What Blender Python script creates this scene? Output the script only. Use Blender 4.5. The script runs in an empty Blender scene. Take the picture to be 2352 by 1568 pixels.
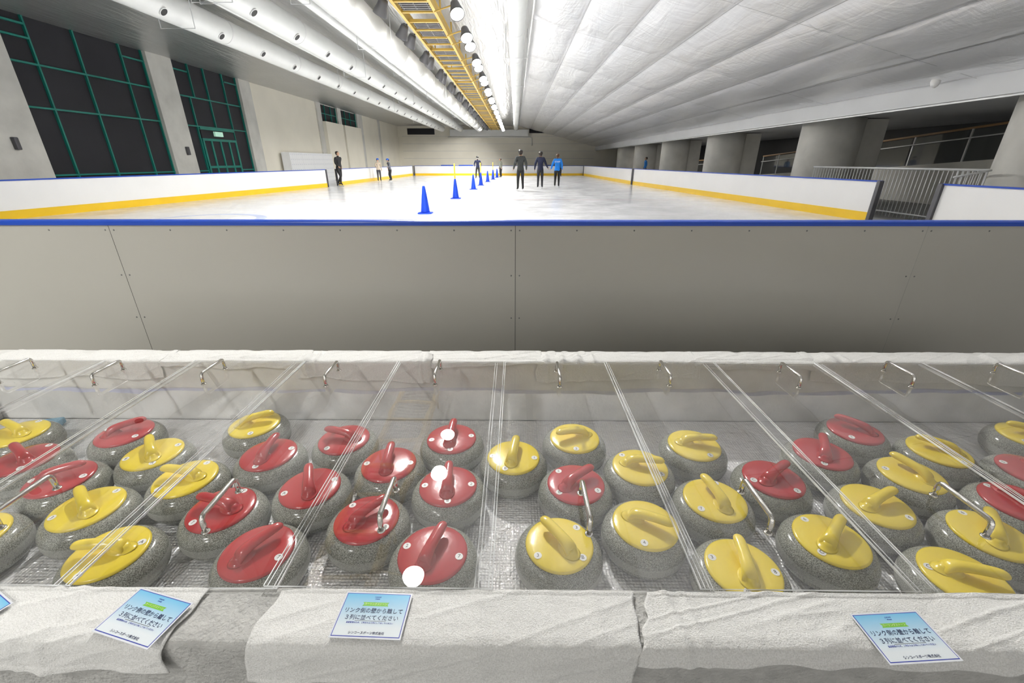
import bpy, bmesh, math, random
from mathutils import Vector, Matrix, noise
random.seed(7)
scene=bpy.context.scene
COL=scene.collection
try:
    scene.view_settings.view_transform='Standard'
    scene.view_settings.look='None'
except Exception: pass

# ------------------------------------------------------------------ materials
def newmat(name):
    m=bpy.data.materials.new(name); m.use_nodes=True
    nt=m.node_tree; b=nt.nodes.get('Principled BSDF')
    return m,nt,b
def mat(name,col,rough=.5,metal=0.,bump=None,var=None,coat=0.,emis=None,spec=.5,stretch=None,alpha=None):
    m,nt,b=newmat(name)
    b.inputs['Base Color'].default_value=(*col,1)
    b.inputs['Roughness'].default_value=rough
    b.inputs['Metallic'].default_value=metal
    b.inputs['Specular IOR Level'].default_value=spec
    b.inputs['Coat Weight'].default_value=coat
    b.inputs['Coat Roughness'].default_value=.05
    L=nt.links.new
    tc=nt.nodes.new('ShaderNodeTexCoord'); mp=nt.nodes.new('ShaderNodeMapping')
    L(tc.outputs['Object'],mp.inputs['Vector'])
    if stretch: mp.inputs['Scale'].default_value=stretch
    if bump:
        n=nt.nodes.new('ShaderNodeTexNoise'); n.inputs['Scale'].default_value=bump[0]
        n.inputs['Detail'].default_value=bump[2] if len(bump)>2 else 4
        L(mp.outputs[0],n.inputs['Vector'])
        bp=nt.nodes.new('ShaderNodeBump'); bp.inputs['Strength'].default_value=bump[1]
        bp.inputs['Distance'].default_value=bump[3] if len(bump)>3 else .02
        L(n.outputs['Fac'],bp.inputs['Height']); L(bp.outputs[0],b.inputs['Normal'])
    if var:
        n=nt.nodes.new('ShaderNodeTexNoise'); n.inputs['Scale'].default_value=var[0]; n.inputs['Detail'].default_value=5
        L(mp.outputs[0],n.inputs['Vector'])
        r=nt.nodes.new('ShaderNodeValToRGB')
        a=var[1]
        r.color_ramp.elements[0].position=.3; r.color_ramp.elements[1].position=.7
        r.color_ramp.elements[0].color=(*[c*(1-a) for c in col],1)
        r.color_ramp.elements[1].color=(*[min(1,c*(1+a)) for c in col],1)
        L(n.outputs['Fac'],r.inputs[0]); L(r.outputs[0],b.inputs['Base Color'])
    if emis:
        b.inputs['Emission Color'].default_value=(*emis[0],1); b.inputs['Emission Strength'].default_value=emis[1]
    return m

M={}
M['red']=mat('red_plastic',(.48,.030,.036),.2,coat=.4,bump=(60,.03))
M['yellow']=mat('yellow_plastic',(.86,.67,.05),.25,coat=.3,bump=(60,.03))
M['sticker']=mat('white_sticker',(.85,.85,.83),.4,var=(50,.03))
M['black']=mat('black_ink',(.02,.02,.02),.5,var=(50,.1))
M['chrome']=mat('chrome',(.78,.76,.72),.12,1.,bump=(30,.02))
M['concrete']=mat('concrete',(.62,.61,.57),.8,bump=(12,.15),var=(1.6,.10))
M['cream']=mat('cream_wall',(.86,.82,.71),.7,bump=(8,.08),var=(.6,.04))
M['teal']=mat('teal_frame_paint',(.008,.20,.16),.45,var=(3,.1))
M['darkglass']=mat('dark_window',(.032,.032,.037),.6,var=(.5,.12),spec=.2)
M['white']=mat('white_paint',(.80,.80,.79),.4,var=(2,.03))
M['duct']=mat('duct_fabric',(.80,.81,.79),.38,metal=.05,bump=(3,.15),var=(1,.04))
M['hole']=mat('nozzle_dark',(.02,.02,.02),.6,var=(9,.1))
M['ochre']=mat('ochre_steel',(.70,.47,.10),.5,var=(2,.08))
M['grate']=mat('grating_steel',(.20,.20,.20),.5,metal=.6,var=(4,.1))
M['steel']=mat('grey_steel',(.68,.69,.69),.4,metal=.2,var=(4,.08))
M['darksteel']=mat('dark_steel',(.10,.10,.11),.5,metal=.5,var=(4,.08))
M['board_w']=mat('white_board',(.88,.88,.88),.22,var=(1,.02),bump=(2,.03))
M['board_y']=mat('yellow_kick_plate',(.90,.58,.02),.3,var=(2,.03))
M['board_b']=mat('blue_rail',(.012,.07,.48),.3,var=(2,.05))
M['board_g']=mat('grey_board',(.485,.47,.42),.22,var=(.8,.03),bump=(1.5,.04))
M['seam']=mat('seam_dark',(.02,.02,.02),.8,var=(5,.1))
M['seam_soft']=mat('seam_soft',(.34,.33,.30),.6,var=(5,.1))
M['cone']=mat('blue_cone_plastic',(.01,.07,.62),.35,var=(6,.06))
M['pole']=mat('yellow_pole_plastic',(.9,.62,.03),.4,var=(6,.06))
M['rim']=mat('grey_case_paint',(.48,.475,.455),.85,bump=(110,.8,3,.008),var=(30,.12))
M['rim_lightened']=mat('case_paint_lightened',(.72,.715,.69),.7,bump=(60,.4,3,.006),var=(8,.10))  # lighter copy of the case paint, painting light onto the back wall
M['floor']=mat('rubber_floor',(.24,.24,.235),.7,bump=(60,.2),var=(2,.1))
M['sponge']=mat('blue_sponge',(.30,.52,.68),.9,bump=(200,.5),var=(60,.1))
M['darkwall']=mat('dark_panel',(.035,.037,.045),.35,var=(.4,.2))
M['wood']=mat('wood_handrail',(.32,.19,.085),.45,var=(5,.15),stretch=(1,.2,1))
M['lockerw']=mat('locker_white',(.90,.91,.93),.4,var=(4,.03))
M['lockgrey']=mat('locker_plate',(.45,.48,.66),.4,var=(4,.04))
M['beam']=mat('beam_panel',(.62,.63,.64),.5,var=(1,.04),bump=(2,.05))
M['lampoff']=mat('lamp_housing',(.16,.16,.17),.45,metal=.4,var=(4,.06))
M['lamp']=mat('lamp_glow',(1,1,1),.5,emis=((1,.98,.94),30))
M['fill_lamp']=mat('fill_lamp_glow',(1,1,1),.5,emis=((1,.93,.8),4))
M['exit']=mat('sign_glow',(.5,.75,.62),.5,emis=((.45,.8,.62),.35))

def towel_mat():
    m,nt,b=newmat('towel_terry'); L=nt.links.new
    b.inputs['Roughness'].default_value=.95; b.inputs['Sheen Weight'].default_value=.15
    tc=nt.nodes.new('ShaderNodeTexCoord')
    n=nt.nodes.new('ShaderNodeTexNoise'); n.inputs['Scale'].default_value=330; n.inputs['Detail'].default_value=2
    n2=nt.nodes.new('ShaderNodeTexNoise'); n2.inputs['Scale'].default_value=9; n2.inputs['Detail'].default_value=5; n2.inputs['Distortion'].default_value=1.0
    n3=nt.nodes.new('ShaderNodeTexNoise'); n3.inputs['Scale'].default_value=60; n3.inputs['Detail'].default_value=3
    for q in(n,n2,n3): L(tc.outputs['Object'],q.inputs['Vector'])
    r=nt.nodes.new('ShaderNodeValToRGB')
    r.color_ramp.elements[0].color=(.65,.645,.62,1); r.color_ramp.elements[1].color=(.80,.795,.775,1)
    r.color_ramp.elements[0].position=.32; r.color_ramp.elements[1].position=.62
    L(n.outputs['Fac'],r.inputs[0]); L(r.outputs[0],b.inputs['Base Color'])
    b1=nt.nodes.new('ShaderNodeBump'); b1.inputs['Strength'].default_value=.6; b1.inputs['Distance'].default_value=.0035; L(n.outputs['Fac'],b1.inputs['Height'])
    b2=nt.nodes.new('ShaderNodeBump'); b2.inputs['Strength'].default_value=.35; b2.inputs['Distance'].default_value=.02; L(n2.outputs['Fac'],b2.inputs['Height']); L(b1.outputs[0],b2.inputs['Normal'])
    b3=nt.nodes.new('ShaderNodeBump'); b3.inputs['Strength'].default_value=.3; b3.inputs['Distance'].default_value=.005; L(n3.outputs['Fac'],b3.inputs['Height']); L(b2.outputs[0],b3.inputs['Normal'])
    L(b3.outputs[0],b.inputs['Normal'])
    return m
M['towel']=towel_mat()

def granite():
    m,nt,b=newmat('granite_speckled'); L=nt.links.new
    tc=nt.nodes.new('ShaderNodeTexCoord')
    v=nt.nodes.new('ShaderNodeTexNoise'); v.inputs['Scale'].default_value=330; v.inputs['Detail'].default_value=3
    L(tc.outputs['Object'],v.inputs['Vector'])
    r=nt.nodes.new('ShaderNodeValToRGB'); e=r.color_ramp.elements
    e[0].position=.36; e[0].color=(.08,.084,.072,1); e[1].position=.66; e[1].color=(.47,.48,.43,1)
    x=e.new(.5); x.color=(.26,.265,.225,1)
    L(v.outputs['Fac'],r.inputs[0])
    sp=nt.nodes.new('ShaderNodeSeparateXYZ'); L(tc.outputs['Object'],sp.inputs[0])
    rr=nt.nodes.new('ShaderNodeValToRGB'); q=rr.color_ramp.elements
    mz=nt.nodes.new('ShaderNodeMath'); mz.operation='MULTIPLY'; mz.inputs[1].default_value=8; L(sp.outputs['Z'],mz.inputs[0])
    q[0].position=.34; q[0].color=(0,0,0,1); q[1].position=.38; q[1].color=(1,1,1,1)
    a=q.new(.58); a.color=(1,1,1,1); a2=q.new(.62); a2.color=(0,0,0,1)
    L(mz.outputs[0],rr.inputs[0])
    mx=nt.nodes.new('ShaderNodeMixRGB'); mx.inputs[2].default_value=(.44,.44,.41,1)
    f=nt.nodes.new('ShaderNodeMath'); f.operation='MULTIPLY'; f.inputs[1].default_value=.45
    L(rr.outputs[0],f.inputs[0]); L(f.outputs[0],mx.inputs[0]); L(r.outputs[0],mx.inputs[1]); L(mx.outputs[0],b.inputs['Base Color'])
    ro=nt.nodes.new('ShaderNodeMath'); ro.operation='MULTIPLY_ADD'; ro.inputs[1].default_value=.4; ro.inputs[2].default_value=.16
    L(rr.outputs[0],ro.inputs[0]); L(ro.outputs[0],b.inputs['Roughness'])
    return m
M['granite']=granite()

def foil_floor():
    m,nt,b=newmat('foil_bubble_sheet'); L=nt.links.new
    b.inputs['Metallic'].default_value=.38; b.inputs['Roughness'].default_value=.14
    tc=nt.nodes.new('ShaderNodeTexCoord')
    v=nt.nodes.new('ShaderNodeTexVoronoi'); v.inputs['Scale'].default_value=85; v.inputs['Randomness'].default_value=.2
    n=nt.nodes.new('ShaderNodeTexNoise'); n.inputs['Scale'].default_value=11; n.inputs['Detail'].default_value=6; n.inputs['Distortion'].default_value=1.
    L(tc.outputs['Object'],v.inputs['Vector']); L(tc.outputs['Object'],n.inputs['Vector'])
    mu=nt.nodes.new('ShaderNodeMath'); mu.operation='MULTIPLY_ADD'; mu.inputs[1].default_value=6.0
    L(n.outputs['Fac'],mu.inputs[0]); L(v.outputs['Distance'],mu.inputs[2])
    bp=nt.nodes.new('ShaderNodeBump'); bp.inputs['Strength'].default_value=.8; bp.inputs['Distance'].default_value=.007
    L(mu.outputs[0],bp.inputs['Height']); L(bp.outputs[0],b.inputs['Normal'])
    r=nt.nodes.new('ShaderNodeValToRGB'); r.color_ramp.elements[0].color=(1,1,1,1); r.color_ramp.elements[1].color=(.86,.86,.87,1)
    r.color_ramp.elements[0].position=.25; r.color_ramp.elements[1].position=.65
    L(v.outputs['Distance'],r.inputs[0]); L(r.outputs[0],b.inputs['Base Color'])
    return m
M['foil']=foil_floor()

def ceiling_foil(name,base,rough,metal,sx,sy,strength,dist=.6,sx2=None):
    m,nt,b=newmat(name); L=nt.links.new
    b.inputs['Metallic'].default_value=metal
    tc=nt.nodes.new('ShaderNodeTexCoord'); mp=nt.nodes.new('ShaderNodeMapping'); mp.inputs['Scale'].default_value=(sx,sy,1)
    L(tc.outputs['Object'],mp.inputs['Vector'])
    n=nt.nodes.new('ShaderNodeTexNoise'); n.inputs['Scale'].default_value=1; n.inputs['Detail'].default_value=6; n.inputs['Distortion'].default_value=dist
    n2=nt.nodes.new('ShaderNodeTexNoise'); n2.inputs['Scale'].default_value=.6; n2.inputs['Detail'].default_value=3
    L(mp.outputs[0],n.inputs['Vector']); L(tc.outputs['Object'],n2.inputs['Vector'])
    bp=nt.nodes.new('ShaderNodeBump'); bp.inputs['Strength'].default_value=strength; bp.inputs['Distance'].default_value=.08
    L(n.outputs['Fac'],bp.inputs['Height']); L(bp.outputs[0],b.inputs['Normal'])
    if sx2:
        mp2=nt.nodes.new('ShaderNodeMapping'); mp2.inputs['Scale'].default_value=(*sx2,1); mp2.inputs['Rotation'].default_value=(0,0,.5)
        n4=nt.nodes.new('ShaderNodeTexNoise'); n4.inputs['Scale'].default_value=1; n4.inputs['Detail'].default_value=5; n4.inputs['Distortion'].default_value=1.5
        L(tc.outputs['Object'],mp2.inputs['Vector']); L(mp2.outputs[0],n4.inputs['Vector'])
        b4=nt.nodes.new('ShaderNodeBump'); b4.inputs['Strength'].default_value=strength*.8; b4.inputs['Distance'].default_value=.05
        L(n4.outputs['Fac'],b4.inputs['Height']); L(bp.outputs[0],b4.inputs['Normal']); L(b4.outputs[0],b.inputs['Normal'])
    r=nt.nodes.new('ShaderNodeValToRGB'); r.color_ramp.elements[0].position=.35; r.color_ramp.elements[1].position=.65
    r.color_ramp.elements[0].color=(*[c*.96 for c in base],1); r.color_ramp.elements[1].color=(*base,1)
    L(n2.outputs['Fac'],r.inputs[0]); L(r.outputs[0],b.inputs['Base Color'])
    b.inputs['Roughness'].default_value=rough
    return m
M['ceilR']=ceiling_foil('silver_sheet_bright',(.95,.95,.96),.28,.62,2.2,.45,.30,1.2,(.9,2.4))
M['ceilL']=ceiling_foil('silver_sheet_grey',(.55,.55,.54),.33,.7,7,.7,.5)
M['tape']=mat('seam_tape',(.55,.55,.56),.45,metal=.5,var=(2,.08))

def ice_mat():
    m,nt,b=newmat('ice'); L=nt.links.new
    g=nt.nodes.new('ShaderNodeNewGeometry')
    n=nt.nodes.new('ShaderNodeTexNoise'); n.inputs['Scale'].default_value=.9; n.inputs['Detail'].default_value=9; n.inputs['Roughness'].default_value=.7
    L(g.outputs['Position'],n.inputs['Vector'])
    r=nt.nodes.new('ShaderNodeValToRGB'); e=r.color_ramp.elements
    e[0].position=.38; e[0].color=(.74,.75,.77,1); e[1].position=.62; e[1].color=(.81,.82,.84,1)
    L(n.outputs['Fac'],r.inputs[0])
    rr=nt.nodes.new('ShaderNodeMapRange'); rr.inputs[1].default_value=.4; rr.inputs[2].default_value=.62; rr.inputs[3].default_value=.15; rr.inputs[4].default_value=.24
    L(n.outputs['Fac'],rr.inputs[0]); L(rr.outputs[0],b.inputs['Roughness'])
    b.inputs['Specular IOR Level'].default_value=.3
    prev=r.outputs[0]
    def mixin(fac,col,amt):
        nonlocal prev
        mm=nt.nodes.new('ShaderNodeMath'); mm.operation='MULTIPLY'; mm.inputs[1].default_value=amt; L(fac,mm.inputs[0])
        mx=nt.nodes.new('ShaderNodeMixRGB'); mx.inputs[2].default_value=(*col,1)
        L(mm.outputs[0],mx.inputs[0]); L(prev,mx.inputs[1]); prev=mx.outputs[0]
    for cx,cy,rad,w in((-2.4,10.3,1.3,.12),(-7.5,10.4,1.3,.12)):
        vm=nt.nodes.new('ShaderNodeVectorMath'); vm.operation='DISTANCE'; vm.inputs[1].default_value=(cx,cy,0)
        L(g.outputs['Position'],vm.inputs[0])
        cp=nt.nodes.new('ShaderNodeMath'); cp.operation='COMPARE'; cp.inputs[1].default_value=rad; cp.inputs[2].default_value=w
        L(vm.outputs['Value'],cp.inputs[0]); mixin(cp.outputs[0],(.10,.25,.75),.4)
    sp=nt.nodes.new('ShaderNodeSeparateXYZ'); L(g.outputs['Position'],sp.inputs[0])
    for y in(16.4,30.):
        cp=nt.nodes.new('ShaderNodeMath'); cp.operation='COMPARE'; cp.inputs[1].default_value=y; cp.inputs[2].default_value=.05
        L(sp.outputs['Y'],cp.inputs[0]); mixin(cp.outputs[0],(.7,.15,.15),.35)
    L(prev,b.inputs['Base Color'])
    n3=nt.nodes.new('ShaderNodeTexNoise'); n3.inputs['Scale'].default_value=5; n3.inputs['Detail'].default_value=6
    L(g.outputs['Position'],n3.inputs['Vector'])
    bp=nt.nodes.new('ShaderNodeBump'); bp.inputs['Strength'].default_value=.10; bp.inputs['Distance'].default_value=.02
    L(n3.outputs['Fac'],bp.inputs['Height']); L(bp.outputs[0],b.inputs['Normal'])
    return m
M['ice']=ice_mat()

def schlick(nt,scale,f0=.04):
    L=nt.links.new
    g=nt.nodes.new('ShaderNodeNewGeometry')
    d=nt.nodes.new('ShaderNodeVectorMath'); d.operation='DOT_PRODUCT'; L(g.outputs['Incoming'],d.inputs[0]); L(g.outputs['Normal'],d.inputs[1])
    def mth(op,a,b=None):
        n=nt.nodes.new('ShaderNodeMath'); n.operation=op
        for i,q in enumerate((a,b)):
            if q is None: continue
            if isinstance(q,(int,float)): n.inputs[i].default_value=q
            else: L(q,n.inputs[i])
        return n.outputs[0]
    a=mth('ABSOLUTE',d.outputs['Value']); a=mth('SUBTRACT',1.,a); a=mth('POWER',a,5.)
    a=mth('MULTIPLY',a,1-f0); a=mth('ADD',a,f0); a=mth('MULTIPLY',a,scale); return mth('MINIMUM',a,1.)
def clear(name,tint,scale,rough,haze=0.,hz=(.0,.03)):
    m,nt,b=newmat(name); L=nt.links.new
    nt.nodes.remove(b); out=[n for n in nt.nodes if n.type=='OUTPUT_MATERIAL'][0]
    tr=nt.nodes.new('ShaderNodeBsdfTransparent'); tr.inputs[0].default_value=tint
    gl=nt.nodes.new('ShaderNodeBsdfGlossy'); gl.inputs['Roughness'].default_value=rough
    mx=nt.nodes.new('ShaderNodeMixShader'); L(schlick(nt,scale),mx.inputs[0]); L(tr.outputs[0],mx.inputs[1]); L(gl.outputs[0],mx.inputs[2])
    last=mx
    if haze:
        df=nt.nodes.new('ShaderNodeBsdfDiffuse'); df.inputs[0].default_value=(.9,.9,.9,1)
        n=nt.nodes.new('ShaderNodeTexNoise'); n.inputs['Scale'].default_value=2; n.inputs['Detail'].default_value=6
        g=nt.nodes.new('ShaderNodeNewGeometry'); L(g.outputs['Position'],n.inputs['Vector'])
        mr=nt.nodes.new('ShaderNodeMapRange'); mr.inputs[1].default_value=.42; mr.inputs[2].default_value=.70; mr.inputs[3].default_value=hz[0]; mr.inputs[4].default_value=hz[1]
        L(n.outputs['Fac'],mr.inputs[0])
        m2=nt.nodes.new('ShaderNodeMixShader'); L(mr.outputs[0],m2.inputs[0]); L(mx.outputs[0],m2.inputs[1]); L(df.outputs[0],m2.inputs[2]); last=m2
        nb=nt.nodes.new('ShaderNodeTexNoise'); nb.inputs['Scale'].default_value=3.5; nb.inputs['Detail'].default_value=1
        L(g.outputs['Position'],nb.inputs['Vector'])
        bp=nt.nodes.new('ShaderNodeBump'); bp.inputs['Strength'].default_value=.15; bp.inputs['Distance'].default_value=.01
        L(nb.outputs['Fac'],bp.inputs['Height']); L(bp.outputs[0],gl.inputs['Normal'])
    L(last.outputs[0],out.inputs[0])
    return m
M['acrylic']=clear('clear_acrylic',(.998,.998,.998,1),2.0,.010,1,(.004,.07))
M['acrylic_under']=clear('clear_acrylic_underside',(.998,.998,.998,1),0.0,.012)
M['glass']=clear('railing_glass',(.8,.85,.85,1),2.2,.03)
def edge_mat():
    m,nt,b=newmat('acrylic_edge'); L=nt.links.new
    nt.nodes.remove(b); out=[n for n in nt.nodes if n.type=='OUTPUT_MATERIAL'][0]
    tr=nt.nodes.new('ShaderNodeBsdfTransparent'); df=nt.nodes.new('ShaderNodeBsdfDiffuse'); df.inputs[0].default_value=(.95,.97,.97,1)
    n=nt.nodes.new('ShaderNodeTexNoise'); n.inputs['Scale'].default_value=5
    g=nt.nodes.new('ShaderNodeNewGeometry'); L(g.outputs['Position'],n.inputs['Vector'])
    mx=nt.nodes.new('ShaderNodeMixShader')
    mr=nt.nodes.new('ShaderNodeMapRange'); mr.inputs[1].default_value=.35; mr.inputs[2].default_value=.65; mr.inputs[3].default_value=.15; mr.inputs[4].default_value=1
    L(n.outputs['Fac'],mr.inputs[0]); L(mr.outputs[0],mx.inputs[0])
    L(tr.outputs[0],mx.inputs[1]); L(df.outputs[0],mx.inputs[2]); L(mx.outputs[0],out.inputs[0])
    return m
M['edge']=edge_mat()

# ------------------------------------------------------------------ mesh helpers
def me(name,verts,faces,mats=None,smooth=False,midx=None):
    m=bpy.data.meshes.new(name); m.from_pydata([tuple(v) for v in verts],[],faces); m.update()
    for k in (mats or []): m.materials.append(M[k] if isinstance(k,str) else k)
    if midx: m.polygons.foreach_set('material_index',midx)
    if smooth: m.polygons.foreach_set('use_smooth',[True]*len(m.polygons))
    m.update(); return m
def ob(name,mesh,parent=None,loc=(0,0,0),rot=(0,0,0),label=None,cat=None,group=None,kind=None):
    o=bpy.data.objects.new(name,mesh); COL.objects.link(o)
    o.location=loc; o.rotation_euler=rot
    if parent: o.parent=parent
    if label: o['label']=label
    if cat: o['category']=cat
    if group: o['group']=group
    if kind: o['kind']=kind
    return o
def struct(name,mesh,**k): return ob(name,mesh,kind='structure',**k)
class G:
    def __init__(s): s.v=[];s.f=[];s.m=[]
    def add(s,vf,mi=0,off=(0,0,0)):
        v,f=vf; n=len(s.v); o=Vector(off)
        s.v+=[Vector(p)+o for p in v]; s.f+=[tuple(i+n for i in q) for q in f]; s.m+=[mi]*len(f); return s
    def mesh(s,name,mats,smooth=False): return me(name,s.v,s.f,mats,smooth,s.m)
def box(x0,x1,y0,y1,z0,z1):
    v=[(x0,y0,z0),(x1,y0,z0),(x1,y1,z0),(x0,y1,z0),(x0,y0,z1),(x1,y0,z1),(x1,y1,z1),(x0,y1,z1)]
    return v,[(0,3,2,1),(4,5,6,7),(0,1,5,4),(1,2,6,5),(2,3,7,6),(3,0,4,7)]
def bevel_mesh(m,w=.01,seg=2):
    b=bmesh.new(); b.from_mesh(m); bmesh.ops.bevel(b,geom=b.edges[:],offset=w,segments=seg,affect='EDGES',profile=.5)
    b.to_mesh(m); b.free(); return m
def bbox(name,x0,x1,y0,y1,z0,z1,mats,w=.01,seg=2):
    return bevel_mesh(me(name,*box(x0,x1,y0,y1,z0,z1),mats),w,seg)
def lathe(prof,n=48,cap=True):
    v=[];f=[]
    for r,z in prof:
        for i in range(n):
            a=2*math.pi*i/n; v.append((r*math.cos(a),r*math.sin(a),z))
    for j in range(len(prof)-1):
        for i in range(n):
            k=(i+1)%n; f.append((j*n+i,j*n+k,(j+1)*n+k,(j+1)*n+i))
    if cap:
        f.append(tuple(reversed(range(n)))); f.append(tuple(range((len(prof)-1)*n,len(prof)*n)))
    return v,f
def sweep(pts,rad,n=12,sc=(1,1)):
    pts=[Vector(p) for p in pts]
    if not hasattr(rad,'__len__'): rad=[rad]*len(pts)
    v=[];f=[]; up=None
    for i,p in enumerate(pts):
        t=(pts[min(i+1,len(pts)-1)]-pts[max(i-1,0)]).normalized()
        if up is None:
            up=Vector((0,0,1)) if abs(t.z)<.9 else Vector((1,0,0))
        up=(up-t*up.dot(t)).normalized(); s=t.cross(up)
        for k in range(n):
            a=2*math.pi*k/n; v.append(p+(s*math.cos(a)*sc[0]+up*math.sin(a)*sc[1])*rad[i])
    for j in range(len(pts)-1):
        for k in range(n):
            q=(k+1)%n; f.append((j*n+k,(j+1)*n+k,(j+1)*n+q,j*n+q))
    f.append(tuple(range(n))); f.append(tuple(reversed(range((len(pts)-1)*n,len(pts)*n))))
    return v,f
def extr(prof,x0,x1):
    n=len(prof); v=[(x0,y,z) for y,z in prof]+[(x1,y,z) for y,z in prof]
    f=[(i,(i+1)%n,n+(i+1)%n,n+i) for i in range(n)]
    f.append(tuple(reversed(range(n)))); f.append(tuple(range(n,2*n))); return v,f
_tc={}
def textmesh(s,size,m='black'):
    k=(s,size,m)
    if k in _tc: return _tc[k]
    c=bpy.data.curves.new('txt','FONT'); c.body=s; c.size=size; c.align_x='CENTER'; c.align_y='CENTER'; c.extrude=.0001; c.resolution_u=3
    o=bpy.data.objects.new('txt',c); COL.objects.link(o)
    dg=bpy.context.evaluated_depsgraph_get(); dg.update()
    r=bpy.data.meshes.new_from_object(o.evaluated_get(dg)); bpy.data.objects.remove(o)
    r.materials.clear(); r.materials.append(M[m]); _tc[k]=r; return r

# ------------------------------------------------------------------ curling stones
SC=1.035
def scl(v): return [(x*SC,y*SC,z*SC) for x,y,z in v]
def stone_meshes():
    body=[(.070,0),(.104,.003),(.125,.012),(.1365,.027),(.1412,.043),(.1425,.060),(.1412,.078),(.1355,.095),(.124,.109),(.108,.118),(.06,.121)]
    pr=[]
    for i in range(len(body)-1):
        for k in range(3):
            t=k/3; pr.append((body[i][0]*(1-t)+body[i+1][0]*t, body[i][1]*(1-t)+body[i+1][1]*t))
    for _ in range(3):
        pr=[pr[0]]+[((pr[i-1][0]+2*pr[i][0]+pr[i+1][0])/4,(pr[i-1][1]+2*pr[i][1]+pr[i+1][1])/4) for i in range(1,len(pr)-1)]+[pr[-1]]
    v,f=lathe(pr,64)
    b=me('stone_body',scl(v),f,['granite'],True)
    v,f=lathe([(.1065,.114),(.1085,.119),(.1075,.123),(.102,.126),(.08,.1295),(.05,.132),(.02,.133),(.004,.1333)],64)
    d={c:me('handle_plate_'+c,scl(v),f,[c],True) for c in('red','yellow')}
    ctl=[(-.062,.122,.012,.010),(-.056,.133,.024,.018),(-.048,.142,.0235,.019),(-.036,.150,.0215,.0175),(-.020,.156,.0195,.0155),(.000,.160,.0183,.014),(.025,.1625,.0180,.0135),(.050,.164,.0180,.0135),(.068,.164,.0172,.013),(.080,.163,.0140,.0105),(.087,.1615,.008,.006),(.0895,.161,.002,.0015)]
    C=[]
    for i in range(len(ctl)-1):
        for k in range(3):
            t=k/3; C.append([ctl[i][j]*(1-t)+ctl[i+1][j]*t for j in range(4)])
    C.append(list(ctl[-1]))
    for _ in range(2):
        C=[C[0]]+[[(C[i-1][j]+2*C[i][j]+C[i+1][j])/4 for j in range(4)] for i in range(1,len(C)-1)]+[C[-1]]
    v=[];f=[];n=20
    for x,z,ry,rz in C:
        for k in range(n):
            a=2*math.pi*k/n; v.append((x,ry*math.cos(a),z+.002+rz*math.sin(a)))
    for j in range(len(C)-1):
        for k in range(n):
            q=(k+1)%n; f.append((j*n+k,j*n+q,(j+1)*n+q,(j+1)*n+k))
    f.append(tuple(reversed(range(n)))); f.append(tuple(range((len(C)-1)*n,len(C)*n)))
    g=G(); g.add((v,f))
    pv,pf=lathe([(.044,.1305),(.038,.1325),(.031,.137),(.026,.143),(.022,.149)],24)
    pv=[(x_*1.0-.040,y_*.72,z_) for x_,y_,z_ in pv]
    g.add((pv,pf))
    h={c:me('grip_'+c,scl(g.v),g.f,[c],True) for c in('red','yellow')}
    st=me('sticker',*lathe([(.0125,0),(.0125,.0006)],28),['sticker'])
    return b,d,h,st
SB,SD,SH,SS=stone_meshes()
ST=[(-2.337,1.659,'y',159,[(82,'2')]),(-2.110,1.479,'r',150,[(75,'9'),(-48,'A')]),(-1.842,1.674,'r',36,[(171,'1'),(-24,'7')]),
(-1.838,1.36,'r',28,[(4,'7'),(-165,'3')]),(-1.590,1.513,'y',130,[(-149,'8'),(-52,'A'),(36,'5')]),(-1.334,1.361,'y',176,[(-126,'7'),(70,'1')]),
(-1.263,1.744,'y',25,[(-71,'2')]),(-1.082,1.522,'r',88,[(-94,'A'),(21,'1')]),(-1.573,1.206,'y',140,[(62,'3'),(-142,'3')]),
(-1.87,1.07,'y',-142,[(5,'2')]),(-1.329,1.007,'y',-171,[(24,'A'),(-97,'4')]),
(-1.083,1.203,'r',169,[(-126,'7'),(68,'7')]),(-.844,1.016,'r',53,[(-18,'7')]),(-.786,1.630,'r',168,[(-121,'7')]),
(-.527,1.454,'r',94,[(0,'7'),(-176,'5')]),(-.803,1.316,'r',113,[(-152,'A'),(24,'5')]),(-.528,1.158,'r',47,[(141,'6'),(-29,'B')]),
(-.292,1.641,'r',88,[(-86,'B'),(-166,'1'),(7,'1')]),(-.267,1.332,'r',94,[(-83,'B'),(-175,'6'),(0,'2')]),(-.268,1.015,'r',72,[(167,'2'),(-12,'7'),(-108,'B')]),
(.001,1.504,'y',81,[(-178,'1'),(-9,'1'),(-112,'B')]),(.277,1.649,'y',-164,[(-93,'2')]),(.242,1.343,'r',36,[(-142,'B'),(134,'5'),(-30,'5')]),
(.150,1.053,'y',128,[(-145,'3'),(-40,'B'),(44,'3')]),(.528,1.446,'y',-12,[(-37,'5'),(132,'4')]),(.456,1.145,'y',-29,[(-108,'4')]),
(.810,1.600,'y',-6,[(-66,'5')]),(.754,1.258,'y',103,[(-144,'7'),(66,'7')]),(.720,.970,'y',81,[(158,'3'),(-108,'B'),(-12,'8')]),
(1.044,1.380,'r',32,[(-169,'C'),(-58,'2')]),(1.350,1.545,'r',64,[(-120,'C')]),(1.619,1.719,'r',140,[(-135,'7')]),
(1.071,1.078,'y',42,[(116,'6'),(-141,'C')]),(1.350,1.233,'y',23,[(-48,'4')]),(1.628,1.411,'y',113,[(161,'5')]),(1.876,1.561,'y',150,[(-78,'8')]),
(1.391,.948,'y',-22,[(160,'C')]),(1.637,1.106,'y',57,[(98,'6')]),(2.14,1.435,'r',-125,[(148,'5')]),(1.885,1.25,'r',-76,[(113,'2')]),(2.40,1.68,'y',153,[(-147,'2')])]
FZ=.004
POS=[Vector((s[0]*.992,s[1]*.992)) for s in ST]
DMIN=.1425*2*SC+.001
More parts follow.
